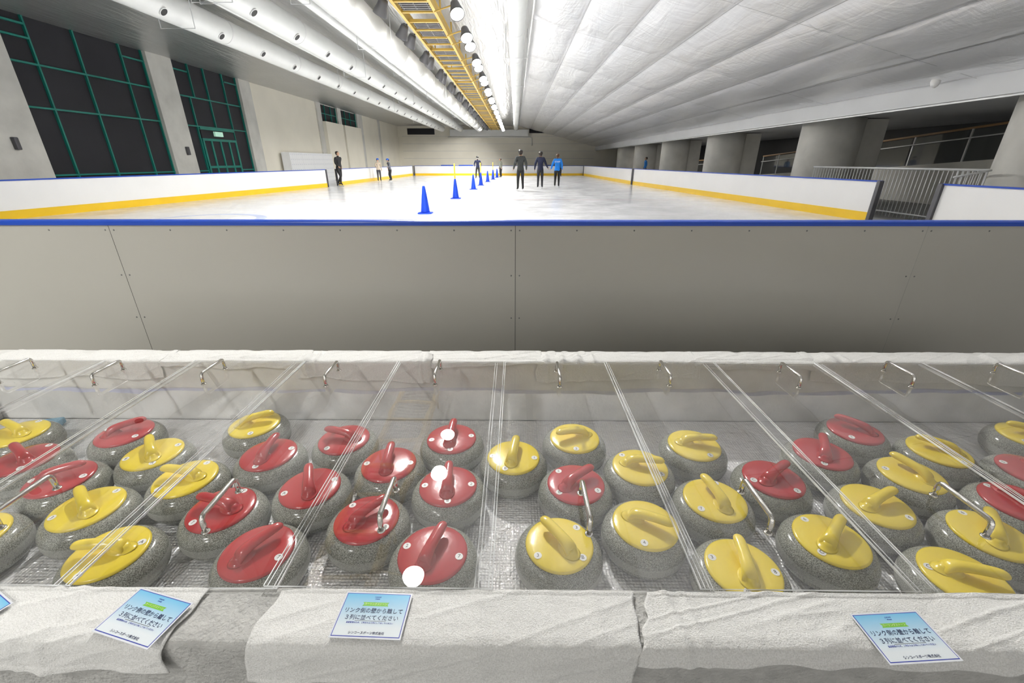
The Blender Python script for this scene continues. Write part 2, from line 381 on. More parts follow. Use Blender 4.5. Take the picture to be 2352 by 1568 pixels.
for it in range(60):   # settle the stones so that none of them touch
    for i in range(len(POS)):
        for j in range(i):
            d=POS[i]-POS[j]; l=d.length
            if l<DMIN: POS[i]+=d/l*(DMIN-l)*.5; POS[j]-=d/l*(DMIN-l)*.5
for (x_,y_,c,ang,stk),pp in zip(ST,POS):
    x,y=pp
    cn='red' if c=='r' else 'yellow'
    lets=[t for _,t in stk]
    s=ob('curling_stone',SB,loc=(x,y,FZ),rot=(0,0,math.radians(ang)),label='grey granite curling stone, glossy %s handle, sticker %s'%(cn,' and '.join(lets[:2])),cat='curling stone',group='curling stones in the case')
    ob('handle_plate',SD[cn],s,label=cn+' plastic cover plate')
    ob('grip',SH[cn],s,label=cn+' plastic handle grip')
    for a,t in stk:
        la=math.radians(a-ang)
        k=ob('sticker',SS,s,loc=(.087*SC*math.cos(la),.087*SC*math.sin(la),.1288*SC),label='round white sticker')
        k.rotation_euler=(Matrix.Rotation(la,3,'Z')@Matrix.Rotation(math.radians(4),3,'Y')@Matrix.Rotation(-la,3,'Z')).to_euler()
        ob('letter',textmesh(t,.018),k,loc=(0,0,.0008),rot=(0,0,math.radians(-ang)))

# ------------------------------------------------------------------ stone case
FW=.583
case=bpy.data.objects.new('curling_stone_case',None); COL.objects.link(case)
case['label']='low grey insulated case holding curling stones beside the rink board'; case['category']='storage case'
def wobble_box(name,x0,x1,y0,y1,z0,z1,mats,nx=160):
    prof=[]; r=.012
    for cy,cz,a0 in((y1-r,z1-r,0),(y0+r,z1-r,90)):
        for k in range(5):
            a=math.radians(a0+k*22.5); prof.append((cy+r*math.cos(a),cz+r*math.sin(a)))
    prof+=[(y0,z0),(y1,z0)]
    v=[];f=[];n=len(prof)
    for i in range(nx+1):
        x=x0+(x1-x0)*i/nx
        for y,z in prof:
            w=noise.noise(Vector((x*6,y*9,z*9)))*.002 if z>z0+.01 else 0
            v.append((x,y+w,z+w))
    for i in range(nx):
        for k in range(n):
            q=(k+1)%n; f.append((i*n+k,i*n+q,(i+1)*n+q,(i+1)*n+k))
    f.append(tuple(reversed(range(n)))); f.append(tuple(range(nx*n,nx*n+n)))
    return me(name,v,f,mats,False)
ob('front_wall',wobble_box('front_wall',-2.95,2.95,FW,.720,0,.349,['rim']),case)
ob('back_wall',wobble_box('back_wall',-2.95,2.95,1.975,2.12,0,.349,['rim_lightened']),case)
ob('end_wall',bbox('end_wall',-2.95,-2.8,.725,1.973,0,.347,['rim'],.008),case)
ob('end_wall',bbox('end_wall',2.8,2.95,.725,1.973,0,.347,['rim'],.008),case)
def lining():
    v=[];f=[];nx,ny=220,50
    for j in range(ny+1):
        for i in range(nx+1):
            x=-2.79+5.58*i/nx; y=.726+1.241*j/ny
            v.append((x,y,.002+.002*noise.noise(Vector((x*5,y*5,1)))))
    for j in range(ny):
        for i in range(nx):
            a=j*(nx+1)+i; f.append((a,a+1,a+nx+2,a+nx+1))
    return me('foil_lining',v,f,['foil'],True)
ob('foil_lining',lining(),case,label='silver bubble foil lining')

# lid panels
edges=[-2.62,-2.12,-1.62,-1.09,-.585,-.075,.46,.98,1.54,2.05,2.56]
HL,HH=.078,.052
LY=.709
hmesh=me('pull_handle',*sweep([(0,-HL,0),(0,-HL,HH-.018),(0,-HL+.0015,HH-.009),(0,-HL+.005,HH-.003),(0,-HL+.011,HH),(0,0,HH),(0,HL-.011,HH),(0,HL-.005,HH-.003),(0,HL-.0015,HH-.009),(0,HL,HH-.018),(0,HL,0)],.0073,16),['chrome'],True)
wash=me('washer',*lathe([(.0115,0),(.0115,.002),(.008,.003)],20),['chrome'],True)
strip_m=me('edge_glint_strip',*box(-.0010,.0010,LY,1.955,.006,.0068),['edge'])  # white strips added to paint bright glints along the panel edges
HX={1:-.045,2:-.07,4:-.04,5:.015,6:-.03,7:.03,3:-.01}
for i in range(len(edges)-1):
    x0,x1=edges[i]-.020,edges[i+1]+.020
    z=.3505 if i%2 else .3585
    g=G(); v,f=box(x0,x1,LY,1.955,0,.005); g.add((v,f))
    g.m=[2,0,1,1,1,1]
    cx=(x0+x1)/2
    g.v=[Vector((p.x-cx,p.y,p.z)) for p in g.v]
    skew=(-.006,.004,-.003,.008,-.004,.003,-.005,.004,.006,-.004)[i]
    p=ob('acrylic_lid_panel',g.mesh('acrylic_lid_panel',['acrylic','edge','acrylic_under']),loc=(cx,0,z),rot=(0,0,skew),label='clear acrylic cover panel with two chrome pulls',cat='cover panel',group='clear lid panels over the stones')
    w=(x1-x0)/2
    for xx in(-w+.0012,w-.0012,-w+.011,w-.009): ob('edge_glint_strip',strip_m,p,loc=(xx,0,-.001),label='white strip painting the bright acrylic edge line')
    for yy in(.955,1.785):
        h=ob('pull_handle',hmesh,p,loc=(HX.get(i,0),yy,.005),label='chrome pull handle')
        for s in(-HL,HL): ob('washer',wash,h,loc=(0,s,0))

# towels
def towel(x0,x1,prof,seed,amp=.004,skew=0,edge=.012,nx=150,ns=84,fold=None,flat=None,slant=0):
    P=[Vector((0,a,b)) for a,b in prof]; L=[0]
    for i in range(1,len(P)): L.append(L[-1]+(P[i]-P[i-1]).length)
    def at(s):
        s=max(0,min(1,s))*L[-1]
        for i in range(1,len(P)):
            if s<=L[i]+1e-9:
                t=(s-L[i-1])/(L[i]-L[i-1]); return P[i-1].lerp(P[i],t)
        return P[-1]
    v=[];f=[]
    for j in range(ns+1):
        s=j/ns
        for i in range(nx+1):
            u=i/nx
            wob=noise.noise(Vector((u*3,seed,0)))*edge
            p0=at(s-.012);p1=at(s+.012)
            p=(at(s-.02)+at(s)*2+at(s+.02))/4
            tn=(p1-p0).normalized(); nr=Vector((0,-tn.z,tn.y)) ; nr=nr if nr.z>0 or nr.y<0 else -nr
            if prof[0][0]>1 and s>.75: nr=Vector((0,-1,0))
            x=x0+(x1-x0)*u+skew*s+noise.noise(Vector((seed,s*3,2)))*edge*(1-2*abs(u-.5))+(noise.noise(Vector((seed+9,s*4,u*2)))*edge*.8)
            h=amp*(noise.fractal(Vector((x*4,s*3*L[-1]/.3,seed)),1,2,3)+.9)
            rg=1-abs(noise.noise(Vector((x*6+s*4,s*1.5+x,seed+4))))*3
            h+=amp*1.1*max(0,rg)**3
            if fold:
                for fx,fw,fa in fold: h+=fa*math.exp(-((x-fx-.15*(s-.5)*fw*8)/fw)**2)
            if flat:
                for fx,fw in flat:
                    q_=max(0,min(1,(abs(x-fx)-fw)/.03))
                    if s<.68: h=h*q_+.003*(1-q_)
            ed=min(1,min(u,1-u)*(x1-x0)/.03)
            h=h*(.35+.65*ed)
            d=min(u*(x1-x0),(1-u)*(x1-x0),(s)*L[-1],(1-s)*L[-1])
            if d<.010: h+=.0012
            elif d<.014: h-=.0004
            q=Vector((x,p.y,p.z))+nr*max(h,.0008)
            if s>.7: q.y-=.003*(1+math.sin(x*34+seed*3))*(s-.7)/.3*(1 if prof[-1][1]<.33 and prof[0][0]<1 else 0)
            if s>.8: q.z+=(wob*1.2-slant*u)*(s-.8)/.2
            v.append(q)
    for j in range(ns):
        for i in range(nx):
            a=j*(nx+1)+i; f.append((a,a+1,a+nx+2,a+nx+1))
    m=me('towel',v,f,['towel'],True)
    b=bmesh.new(); b.from_mesh(m); b.faces.ensure_lookup_table()
    bmesh.ops.recalc_face_normals(b,faces=b.faces); b.to_mesh(m); b.free()
    return m
def addtowel(mesh,label):
    o=ob('towel',mesh,label=label,cat='towel',group='white towels on the case rim'); md=o.modifiers.new('Solidify','SOLIDIFY'); md.thickness=.0022; md.offset=0; return o
def fprof(drop,first): return first+[(FW+.015,.3535),(FW-.001,.349),(FW-.006,.338),(FW-.009,.322),(FW-.012,.354-drop)]
ONL=[(.7075,.3545),(.690,.3540)]
addtowel(towel(-1.75,-.73,fprof(.055,ONL),1.3,.0026,-.020,.022,fold=[(-1.02,.015,.006),(-1.40,.03,.007),(-1.08,.01,.004)],flat=[(-.82,.085),(-1.25,.07)],slant=.022),'white terry towel draped over the grey rim under notice cards')
addtowel(towel(-.555,.285,fprof(.105,ONL),4.1,.0020,-.03,.014,fold=[(.19,.012,.004),(-.08,.02,.003),(.08,.012,.002)],flat=[(-.318,.075)]),'white terry towel with hemmed edge hanging over the case rim')
addtowel(towel(.310,1.42,fprof(.042,[(.7055,.3545),(.69,.3535)]),7.7,.0028,-.05,.020,fold=[(.36,.015,.008),(.40,.01,.005),(.62,.03,.005),(1.02,.02,.005),(1.1,.03,.007)],flat=[(.833,.075)]),'rumpled white terry towel draped over the case rim')
def bprof(drop): return [(2.128,.30),(2.126,.34),(2.118,.353),(2.05,.3545),(1.985,.3545),(1.972,.350),(1.9675,.34),(1.967,.354-drop)]
for x0,x1,dr,sd,fo in((-2.72,-1.83,.10,2.,[(-2.3,.03,.008),(-1.9,.02,.008)]),(-1.86,-1.10,.03,3.,[(-1.8,.02,.010),(-1.4,.03,.005)]),(-1.13,-.43,.10,5.,[(-1.08,.02,.014),(-1.03,.01,.008),(-.45,.02,.020),(-.49,.012,.010)]),
    (-.46,.14,.03,6.,[(-.2,.03,.004)]),(.11,.95,.11,8.,[(.16,.015,.012),(.24,.015,.012),(.32,.02,.014),(.40,.015,.008)]),(.92,1.56,.03,9.,[(1.5,.03,.010),(1.2,.02,.005)]),(1.52,2.75,.10,11.,[(1.62,.03,.014),(1.70,.015,.008),(2.0,.03,.006),(2.45,.02,.014),(2.62,.03,.012)])):
    addtowel(towel(x0,x1,bprof(dr),sd,.0030,.0,.03,fold=fo,slant=.02*math.sin(sd*3)),'white terry towel laid along the rear rim of the case')

sp=ob('sponge',bbox('sponge',-.08,.08,-.045,.045,0,.035,['sponge'],.008,3),loc=(-2.48,1.87,FZ),rot=(0,0,.3),label='light blue sponge lying on the foil lining',cat='sponge')

# notice cards
def cardmat():
    m,nt,b=newmat('card_print'); L=nt.links.new
    tc=nt.nodes.new('ShaderNodeTexCoord'); s=nt.nodes.new('ShaderNodeSeparateXYZ'); L(tc.outputs['Object'],s.inputs[0])
    mr=nt.nodes.new('ShaderNodeMapRange'); mr.inputs[1].default_value=-.030; mr.inputs[2].default_value=.05; L(s.outputs['Y'],mr.inputs[0])
    r=nt.nodes.new('ShaderNodeValToRGB'); r.color_ramp.elements[0].color=(.74,.79,.82,1); r.color_ramp.elements[1].color=(.18,.52,.78,1)
    L(mr.outputs[0],r.inputs[0]); L(r.outputs[0],b.inputs['Base Color']); b.inputs['Roughness'].default_value=.2; return m
M['cardblue']=cardmat()
M['cardwhite']=mat('laminate_white',(.74,.76,.80),.2,var=(20,.02))
M['navy']=mat('navy_ink',(.02,.03,.10),.4,var=(40,.05))
M['blueink']=mat('blue_ink',(.06,.08,.42),.4,var=(40,.05))
M['green']=mat('green_ribbon_ink',(.22,.55,.07),.3,var=(40,.05))
M['cream_ink']=mat('cream_ink',(.85,.88,.45),.3,var=(40,.05))
def card(x,y,z,rot,lab):
    g=G(); g.add(box(-.078,.078,-.053,.053,0,.0008))
    c=ob('notice_card',g.mesh('notice_card',['cardwhite']),loc=(x,y,z),rot=(0,0,rot),label=lab,cat='notice card',group='laminated notices on the rim')
    g=G()
    g.add(box(-.0745,.0745,-.0495,.0495,.0008,.0010),0); ob('border',g.mesh('border',['blueink']),c)
    ob('printed_face',me('printed_face',*box(-.0728,.0728,-.0478,.0478,.0010,.0012),['cardblue']),c)
    rib=[(-.030,.0190),(.030,.0190),(.027,.0235),(.030,.0280),(-.030,.0280),(-.027,.0235)]
    v=[(a,b,.0013) for a,b in rib]
    ob('ribbon',me('ribbon',v,[tuple(range(6))],['green']),c,label='green ribbon banner')
    def T(s,size,yy,m,xx=0): ob('lettering',textmesh(s,size,m),c,loc=(xx,yy,.0016))
    T('カーリングストーン',.0058,.0235,'cream_ink')
    T('リンク側の壁から離して',.0122,.0075,'navy')
    T('３列に並べてください',.0122,-.0085,'navy')
    T('温度管理のため、２列または３列にしておいてください',.0042,-.0195,'blueink')
    T('シンコースポーツ株式会社',.0066,-.0415,'navy')
    T('CURLING',.0035,.0405,'blueink'); T('STONE',.0035,.0355,'blueink')
    ob('rule',me('rule',*box(-.035,.035,-.0155,-.0147,.0012,.0014),['grate']),c)
card(-.318,.641,.3632,-.03,'laminated light blue notice with Japanese lettering on towel')
card(-.826,.632,.3638,-.24,'tilted laminated light blue notice with Japanese lettering on towel')
card(.833,.602,.3638,.06,'laminated light blue notice on the rumpled towel')
card(-1.245,.645,.3638,-.42,'laminated light blue notice at steep angle on towel')

# ------------------------------------------------------------------ rink boards
FY=2.70; FT=.965
scr=me('screw',*lathe([(.005,0),(.0045,.0015),(.002,.002)],14),['grate'],True)
seams=[-7.59,-5.06,-2.53,0.0,2.53,5.06]
for i in range(len(seams)-1):
    a,b=seams[i]+.0016,seams[i+1]-.0016
    g=G(); g.add(box(a,b,FY,FY+.012,0,FT-.031),0); g.add(box(b,b+.0032,FY+.001 if i!=3 else FY+.0002,FY+.012,0,FT-.031),2); g.add(box(a-.0015,b+.0015,FY+.012,FY+.045,0,FT-.031),1)
    g.v=[Vector((p.x-(a+b)/2,p.y-FY,p.z)) for p in g.v]
    p=ob('end_barrier',g.mesh('end_barrier',['board_g','board_w','seam_soft' if i==3 else 'seam']),loc=((a+b)/2,FY,0),label='smooth grey rink barrier section with screw heads',cat='rink barrier',group='end barrier sections')
    w=(b-a)/2
    n=8
    for k in range(n):
        xx=-w+.025+(2*w-.05)*k/(n-1)
        ob('screw',scr,p,loc=(xx,0,FT-.06),rot=(math.radians(90),0,0))
    for zz in(.62,.33):
        for xx in(-w+.025,w-.025): ob('screw',scr,p,loc=(xx,0,zz),rot=(math.radians(90),0,0))
    ob('kick_plate',me('kick_plate',*box(-w,w,.046,.056,0,.2),['board_y']),p,label='yellow kick plate')
rp=[]
for k in range(9):
    a=math.pi*k/8; rp.append((FY+.024+.036*math.cos(a),FT-.014+.016*math.sin(a)))
rp+=[(FY-.012,FT-.03),(FY+.060,FT-.03)]
ob('end_barrier_rail',me('end_barrier_rail',*extr(rp,-9.6,6.6),['board_b'],False),label='continuous blue plastic cap rail on the end barrier',cat='rink rail')

def offsetline(pts,d):
    out=[]
    for i,p in enumerate(pts):
        a=Vector(pts[max(i-1,0)]);b=Vector(pts[min(i+1,len(pts)-1)]); t=(b-a).normalized(); out.append(Vector(p)+Vector((-t.y,t.x))*d)
    return out
def strip(pts,d0,d1,z0,z1):
    A=offsetline(pts,d0);B=offsetline(pts,d1);n=len(pts);v=[];f=[]
    for a,b in zip(A,B): v+=[(a.x,a.y,z0),(b.x,b.y,z0),(b.x,b.y,z1),(a.x,a.y,z1)]
    for i in range(n-1):
        k=i*4
        for q in range(4): f.append((k+q,k+(q+1)%4,k+4+(q+1)%4,k+4+q))
    f.append((0,3,2,1)); k=(n-1)*4; f.append((k,k+1,k+2,k+3))
    return v,f
def board(pts,top,lab,side=1,post=True):
    o=Vector(pts[0]); P=[Vector(p)-o for p in pts]
    b=ob('rink_barrier',me('rink_barrier',*strip(P,0,-.05*side,0,top-.03),['board_w']),loc=(o.x,o.y,0),label=lab,cat='rink barrier',group='white side barriers round the ice')
    ob('kick_plate',me('kick_plate',*strip(P,.012*side,0.001*side,0,.2),['board_y']),b,label='yellow kick plate')
    ob('cap_rail',me('cap_rail',*strip(P,.02*side,-.07*side,top-.03,top),['board_b']),b,label='blue cap rail')
    if post:
        for q in(P[0],P[-1]):
            ob('post',bbox('post',-.05,.05,-.05,.05,0,top-.005,['darksteel'],.006),b,loc=(q.x,q.y,0))
    return b
LW='white rink barrier with blue rail'
corner=[(-12.9+2.9*(1-math.cos(a)),5.65-2.9*math.sin(a)) for a in [math.radians(k*9) for k in range(11)]]
board([(-10.25,24.7),(-11.5,15.5),(-12.85,6.3)]+[(x+.05,y) for x,y in corner],.895,LW+' beside the tall windows')
board([(-10.0,44.6),(-10.2,26.0)],.895,LW+' beside the lockers')
board([(6.7,44.9),(-9.9,44.9)],.895,LW+' across the end of ice')
board([(7.0,27.5),(6.6,44.6)],.895,LW+' beside the smaller columns')
board([(8.25,10.35),(7.0,27.3)],.895,LW+' beside the concrete columns')
cr=[(8.45-2.9*(1-math.cos(a)),5.65-2.9*math.sin(a)) for a in [math.radians(k*9) for k in range(11)]]
board(list(reversed(cr))+[(8.4,9.0)],.895,LW+' next to the gate')

# ice + floor
ice=[(-13.2,2.75),(9,2.75),(9,45.2),(-13.2,45.2)]
struct('floor_ice',me('floor_ice',[(x,y,.0) for x,y in ice],[(0,1,2,3)],['ice']))
struct('floor',me('floor',[(-14.6,-8,-.012),(17.5,-8,-.012),(17.5,57,-.012),(-14.6,57,-.012)],[(0,1,2,3)],['floor']))

# cones
def cone_mesh():
    pr=[(.125,.03),(.118,.06),(.095,.25),(.07,.45),(.048,.60),(.034,.68),(.030,.695),(.024,.70),(.012,.70)]
    g=G(); g.add(lathe(pr,32)); return g.mesh('cone_body',['cone'],True)
CB=cone_mesh()
def octbase():
    pts=[(.19,.13),(.13,.19),(-.13,.19),(-.19,.13),(-.19,-.13),(-.13,-.19),(.13,-.19),(.19,-.13)]
    v=[(x,y,0) for x,y in pts]+[(x*.97,y*.97,.03) for x,y in pts]
    f=[(i,(i+1)%8,8+(i+1)%8,8+i) for i in range(8)]+[tuple(reversed(range(8))),tuple(range(8,16))]
    return me('cone_base',v,f,['cone'])
CBB=octbase()
PM=me('pole',*sweep([(0,0,.66),(0,0,1.22)],.026,12),['pole'],True)
for x,y,pole in((-2.43,11.95,0),(-2.25,16.9,1),(-2.1,22.6,0),(-2.02,26.5,1),(-1.9,31.0,0),(-1.75,35.4,1),(-1.6,39.4,0)):
    c=ob('traffic_cone',CB,loc=(x,y,0),label='blue plastic traffic cone on the ice'+(', yellow pole on top' if pole else ''),cat='traffic cone',group='blue cones along the ice')
    ob('base_plate',CBB,c)
    if pole: ob('pole',PM,c,label='yellow plastic pole')

# ------------------------------------------------------------------ building shell
CH=5.12; WX=-14.0
def wallbox(name,*a,m='concrete'): return struct(name,me(name,*box(*a),[m]))
wallbox('wall_left',WX-.3,WX-.12,-8,57,0,CH+.3)
def pil(n,y0,y1): return struct('trim_%d'%n,bbox('pilaster',WX-.12,WX+.12,y0,y1,0,CH,['concrete'],.015))
pil(1,11.9,13.7); pil(2,18.8,20.1); pil(3,24.6,25.6)
wallbox('wall_left_panel',WX-.12,WX+.02,25.6,34.0,0,CH,m='cream')
wallbox('wall_left_low',WX-.12,WX+.35,34.3,37.6,0,3.95,m='cream')
wallbox('wall_left_low_b',WX-.12,WX+.35,38.0,41.9,0,3.95,m='cream')
wallbox('wall_left_far',WX-.12,WX+.05,43.2,56,0,CH,m='cream')
pil(4,33.6,34.3); pil(5,37.4,38.1); pil(6,41.8,43.2); pil(7,48,48.6)
wallbox('wall_left_near',WX-.12,WX-.05,-8,11.9,0,CH)
def window(n,y0,y1,z0,z1,vs,hs,x=WX-.05,segs=None):
    w=struct('window_%d'%n,me('window_pane',*box(x-.05,x-.03,y0,y1,z0,z1),['darkglass']))
    g=G(); t=.05
    for y in [y0+t/2]+vs+[y1-t/2]: g.add(box(x-.03,x+.04,y-t/2,y+t/2,z0,z1))
    for h in hs: 
        za,ya,yb=h if hasattr(h,'__len__') else (h,y0,y1)
        g.add(box(x-.03,x+.045,ya,yb,za-t/2,za+t/2))
    if segs:
        for ya,za,zb in segs: g.add(box(x-.03,x+.042,ya-t/2,ya+t/2,za,zb))
    struct('trim_%d'%(n+20),g.mesh('window_frame',['teal']))
window(1,13.7,18.8,0,CH,[14.6,16.1,17.8],[.9,2.75,3.9,(4.75,17.8,18.8),(4.9,13.7,14.6),(4.55,13.7,14.6)])
window(2,20.1,24.6,0,CH,[],[2.72,3.85,(4.8,20.1,21.1),(4.8,23.6,24.6),(.9,20.1,20.9),(.9,23.5,24.6)],segs=[(20.9,0,3.85),(21.2,3.85,CH),(22.2,2.72,CH),(23.5,0,CH)])
window(3,34.3,37.4,4.0,CH-.05,[35.3,36.4],[4.5])
window(4,38.1,41.8,4.0,CH-.05,[39.3,40.5],[4.5])
g=G()
for y in(21.0,21.55,22.2,22.85,23.4): g.add(box(WX-.02,WX+.03,y-.05,y+.05,0,2.2))
for z in(.12,1.05,2.2,2.65): g.add(box(WX-.02,WX+.035,20.95,23.45,z-.05,z+.05))
struct('door_1',g.mesh('door_frame',['teal']))
struct('door_1_leaf',me('door_leaf',*box(WX-.05,WX-.01,21,23.4,0,2.6),['darkglass']))
ex=ob('exit_sign_box',bbox('exit_sign_box',-.05,.05,-.28,.28,-.1,.1,['exit'],.01),loc=(WX+.12,22.0,2.45),label='small pale green sign box above the doors',cat='sign')

struct('wall_far',me('wall_far',*box(WX-.3,17.5,56,56.3,0,CH+.2),['cream']))
for k,z in enumerate((1.6,2.4,3.2,4.0)):
    struct('trim_%d'%(40+k),me('wall_groove',*box(-13.5,9.4,55.985,56,z,z+.025),['tape']))
struct('window_5',me('w5',*box(-12.8,-9.6,55.93,55.99,4.2,4.85),['darkglass']))
struct('window_6',me('w6',*box(1.6,3.4,55.93,55.99,4.35,4.8),['darkglass']))
ob('ventilation_trunk',bbox('ventilation_trunk',-4.6,4.6,-.4,.39,-.35,.35,['duct'],.03),loc=(-3.1,55.6,4.35),label='long white rectangular ventilation trunk on the end wall',cat='air duct')
ob('wall_pipe',me('wall_pipe',*sweep([(1.9,55.92,3.0),(1.9,55.92,3.8),(1.7,55.92,3.93),(-8,55.92,3.93)],.06,10),['duct'],True),label='thin white pipe along the end wall',cat='pipe')

# ceilings
NXQ,NYQ=7,14
def quilt(name,xa,za,xb,zb,y0,y1,nx,ny,sub,suby,amp,m,wr=1):
    v=[];f=[];W=nx*sub;H=ny*suby
    for j in range(H+1):
        for i in range(W+1):
            u=i/W;y=y0+(y1-y0)*j/H;x=xa+(xb-xa)*u;z=za+(zb-za)*u
            pu=abs(math.sin(math.pi*i/sub));pv=abs(math.sin(math.pi*j/suby))
            d=amp*(pu**.7)*(.6+.4*pv**.5)+amp*.35*noise.noise(Vector((x*.6,y*.35,3)))+amp*.12*noise.noise(Vector((x*2.5,y*.5,9)))
            d+=wr*amp*.22*(1-pu)**2*noise.noise(Vector((x*1.2,y*4,4)))+wr*amp*.22*(1-pv)**2*noise.noise(Vector((x*4,y*1.2,7)))
            v.append((x,y,z-max(d,-.02)))
    for j in range(H):
        for i in range(W):
            a=j*(W+1)+i; f.append((a,a+W+1,a+W+2,a+1))
    return me(name,v,f,[m],True)
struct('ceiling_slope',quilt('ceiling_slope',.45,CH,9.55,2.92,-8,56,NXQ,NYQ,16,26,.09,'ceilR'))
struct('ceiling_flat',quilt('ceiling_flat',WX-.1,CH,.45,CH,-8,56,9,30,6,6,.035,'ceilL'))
g=G()
sl=(2.92-CH)/(9.55-.45)
for k in range(1,NXQ):
    x=.45+9.1*k/NXQ; z=CH+sl*(x-.45)-.03
    g.add(([(x-.012,-8,z),(x+.012,-8,z+sl*.024),(x+.012,56,z+sl*.024),(x-.012,56,z)],[(0,1,2,3)]))
for k in range(1,NYQ):
    y=-8+64*k/NYQ
    g.add(([(.45,y-.01,CH-.062),(9.55,y-.01,2.858),(9.55,y+.01,2.858),(.45,y+.01,CH-.062)],[(0,1,2,3)]))
struct('ceiling_seams',g.mesh('ceiling_seams',['tape']))
g=G(); g.add(box(9.5,9.62,-8,56,2.5,2.95))
struct('ceiling_beam',g.mesh('beam',['beam']))
g=G(); g.add(box(9.62,17.5,-8,56,2.62,3.0)); struct('ceiling_corridor',g.mesh('soffit',['beam']))
g=G(); g.add(box(9.58,9.66,-8,56,2.46,2.52)); struct('trim_60',g.mesh('beam_lip',['steel']))
wallbox('wall_right',17.2,17.5,-8,56,0,3.3,m='darkwall')
CMm=me('concrete_column',*lathe([(.90,0),(.90,.9),(.90,1.9),(.90,2.62)],48),['concrete'],True)
for y in(1.8,9.35,16.4,24.4,31.9,39.1,45.6):
    c=ob('concrete_column',CMm,loc=(10.85,y,-.012),label='thick round fair-faced concrete column beside the rink',cat='column',group='concrete columns along the rink')
    ob('rear_pier',bbox('rear_pier',.5,1.6,-.35,.5,0,2.61,['concrete'],.02),c)
rl=me('added_downlight',*lathe([(.10,0),(.10,.035),(.085,.035)],24),['white'])
rle=me('fill_lamp_lens',*lathe([(.08,-.004),(.08,0)],24),['fill_lamp'])
for y in(6.,19.5,27.5,35.,43.):  # downlights added as fill to brighten the columns and corridor
    l=ob('added_downlight',rl,loc=(12.9,y,2.588),label='small round downlight added to brighten the corridor',cat='ceiling lamp',group='added corridor fill lamps')
    ob('lens',rle,l)
    q=bpy.data.lights.new('corridor_fill_light','AREA'); q.shape='DISK'; q.size=.16; q.energy=32; q.color=(1,.95,.87)
    o=bpy.data.objects.new('corridor_fill_light',q); COL.objects.link(o); o.parent=l; o.location=(0,0,-.02)
def ramp(y0,z0,y1,z1,x,lab):
    top=[(0,0,z0),(0,y1-y0,z1)]
    r=bpy.data.objects.new('ramp_railing',None); COL.objects.link(r); r.location=(x,y0,0); r['label']=lab; r['category']='railing'; r['group']='corridor glass railings'
    ob('handrail',me('handrail',*sweep(top,.035,10),['wood'],True),r,label='brown wooden handrail')
    ob('grab_rail',me('grab_rail',*sweep([(-.06,0,z0-.28),(-.06,y1-y0,z1-.28)],.018,8),['steel'],True),r,label='thin steel grab rail')
    n=4
    for i in range(n):
        a=(i+.03)/n;b=(i+.97)/n
        ya,yb=(y1-y0)*a,(y1-y0)*b; za,zb=z0+(z1-z0)*a-.06,z0+(z1-z0)*b-.06
        ob('glass_pane',me('glass_pane',[(0,ya,za-.9),(0,yb,zb-.9),(0,yb,zb),(0,ya,za)],[(0,1,2,3)],['glass']),r)
        ob('post',me('post',*box(-.02,.02,ya-.02,ya+.02,za-.95,za+.05),['steel']),r)
    v=[(-.1,0,-.012),(-.1,y1-y0,-.012),(-.1,y1-y0,z1-.95),(-.1,0,z0-.95),(.1,0,-.012),(.1,y1-y0,-.012),(.1,y1-y0,z1-.95),(.1,0,z0-.95)]
    ob('parapet',me('parapet',v,[(0,1,2,3),(4,7,6,5),(3,2,6,7),(0,4,5,1),(0,3,7,4),(1,5,6,2)],['concrete']),r,label='low concrete parapet')
ramp(18.4,1.95,10.6,2.5,13.8,'glass railing with brown wooden handrail climbing behind the columns')
ramp(26.,1.55,20.0,1.9,13.8,'glass railing with brown wooden handrail in the corridor')
ramp(36.,1.3,28.0,1.6,13.8,'glass railing with brown wooden handrail in the corridor')

# fence
fn=bpy.data.objects.new('metal_fence',None); COL.objects.link(fn); fn.location=(9.6,9.4,0); fn['label']='light grey metal fence with vertical bars behind the barrier'; fn['category']='fence'
ob('top_rail',me('top_rail',*sweep([(0,0,1.13),(0,5.5,1.13)],.026,10),['steel'],True),fn)
ob('bottom_rail',me('bottom_rail',*sweep([(0,0,.10),(0,5.5,.10)],.018,8),['steel'],True),fn)
bar=me('bar',*sweep([(0,0,-.01),(0,0,1.12)],.009,6),['steel'],True)
for k in range(47): ob('bar',bar,fn,loc=(0,.03+k*.118,0))
fn2=bpy.data.objects.new('metal_fence',None); COL.objects.link(fn2); fn2.location=(8.85,9.3,0); fn2['label']='light grey metal fence seen through the gate gap'; fn2['category']='fence'
ob('top_rail',me('top_rail',*sweep([(0,0,1.0),(.7,0,1.13)],.02,8),['steel'],True),fn2)
for k in range(7): ob('bar',bar,fn2,loc=(.04+k*.1,0,-.0))

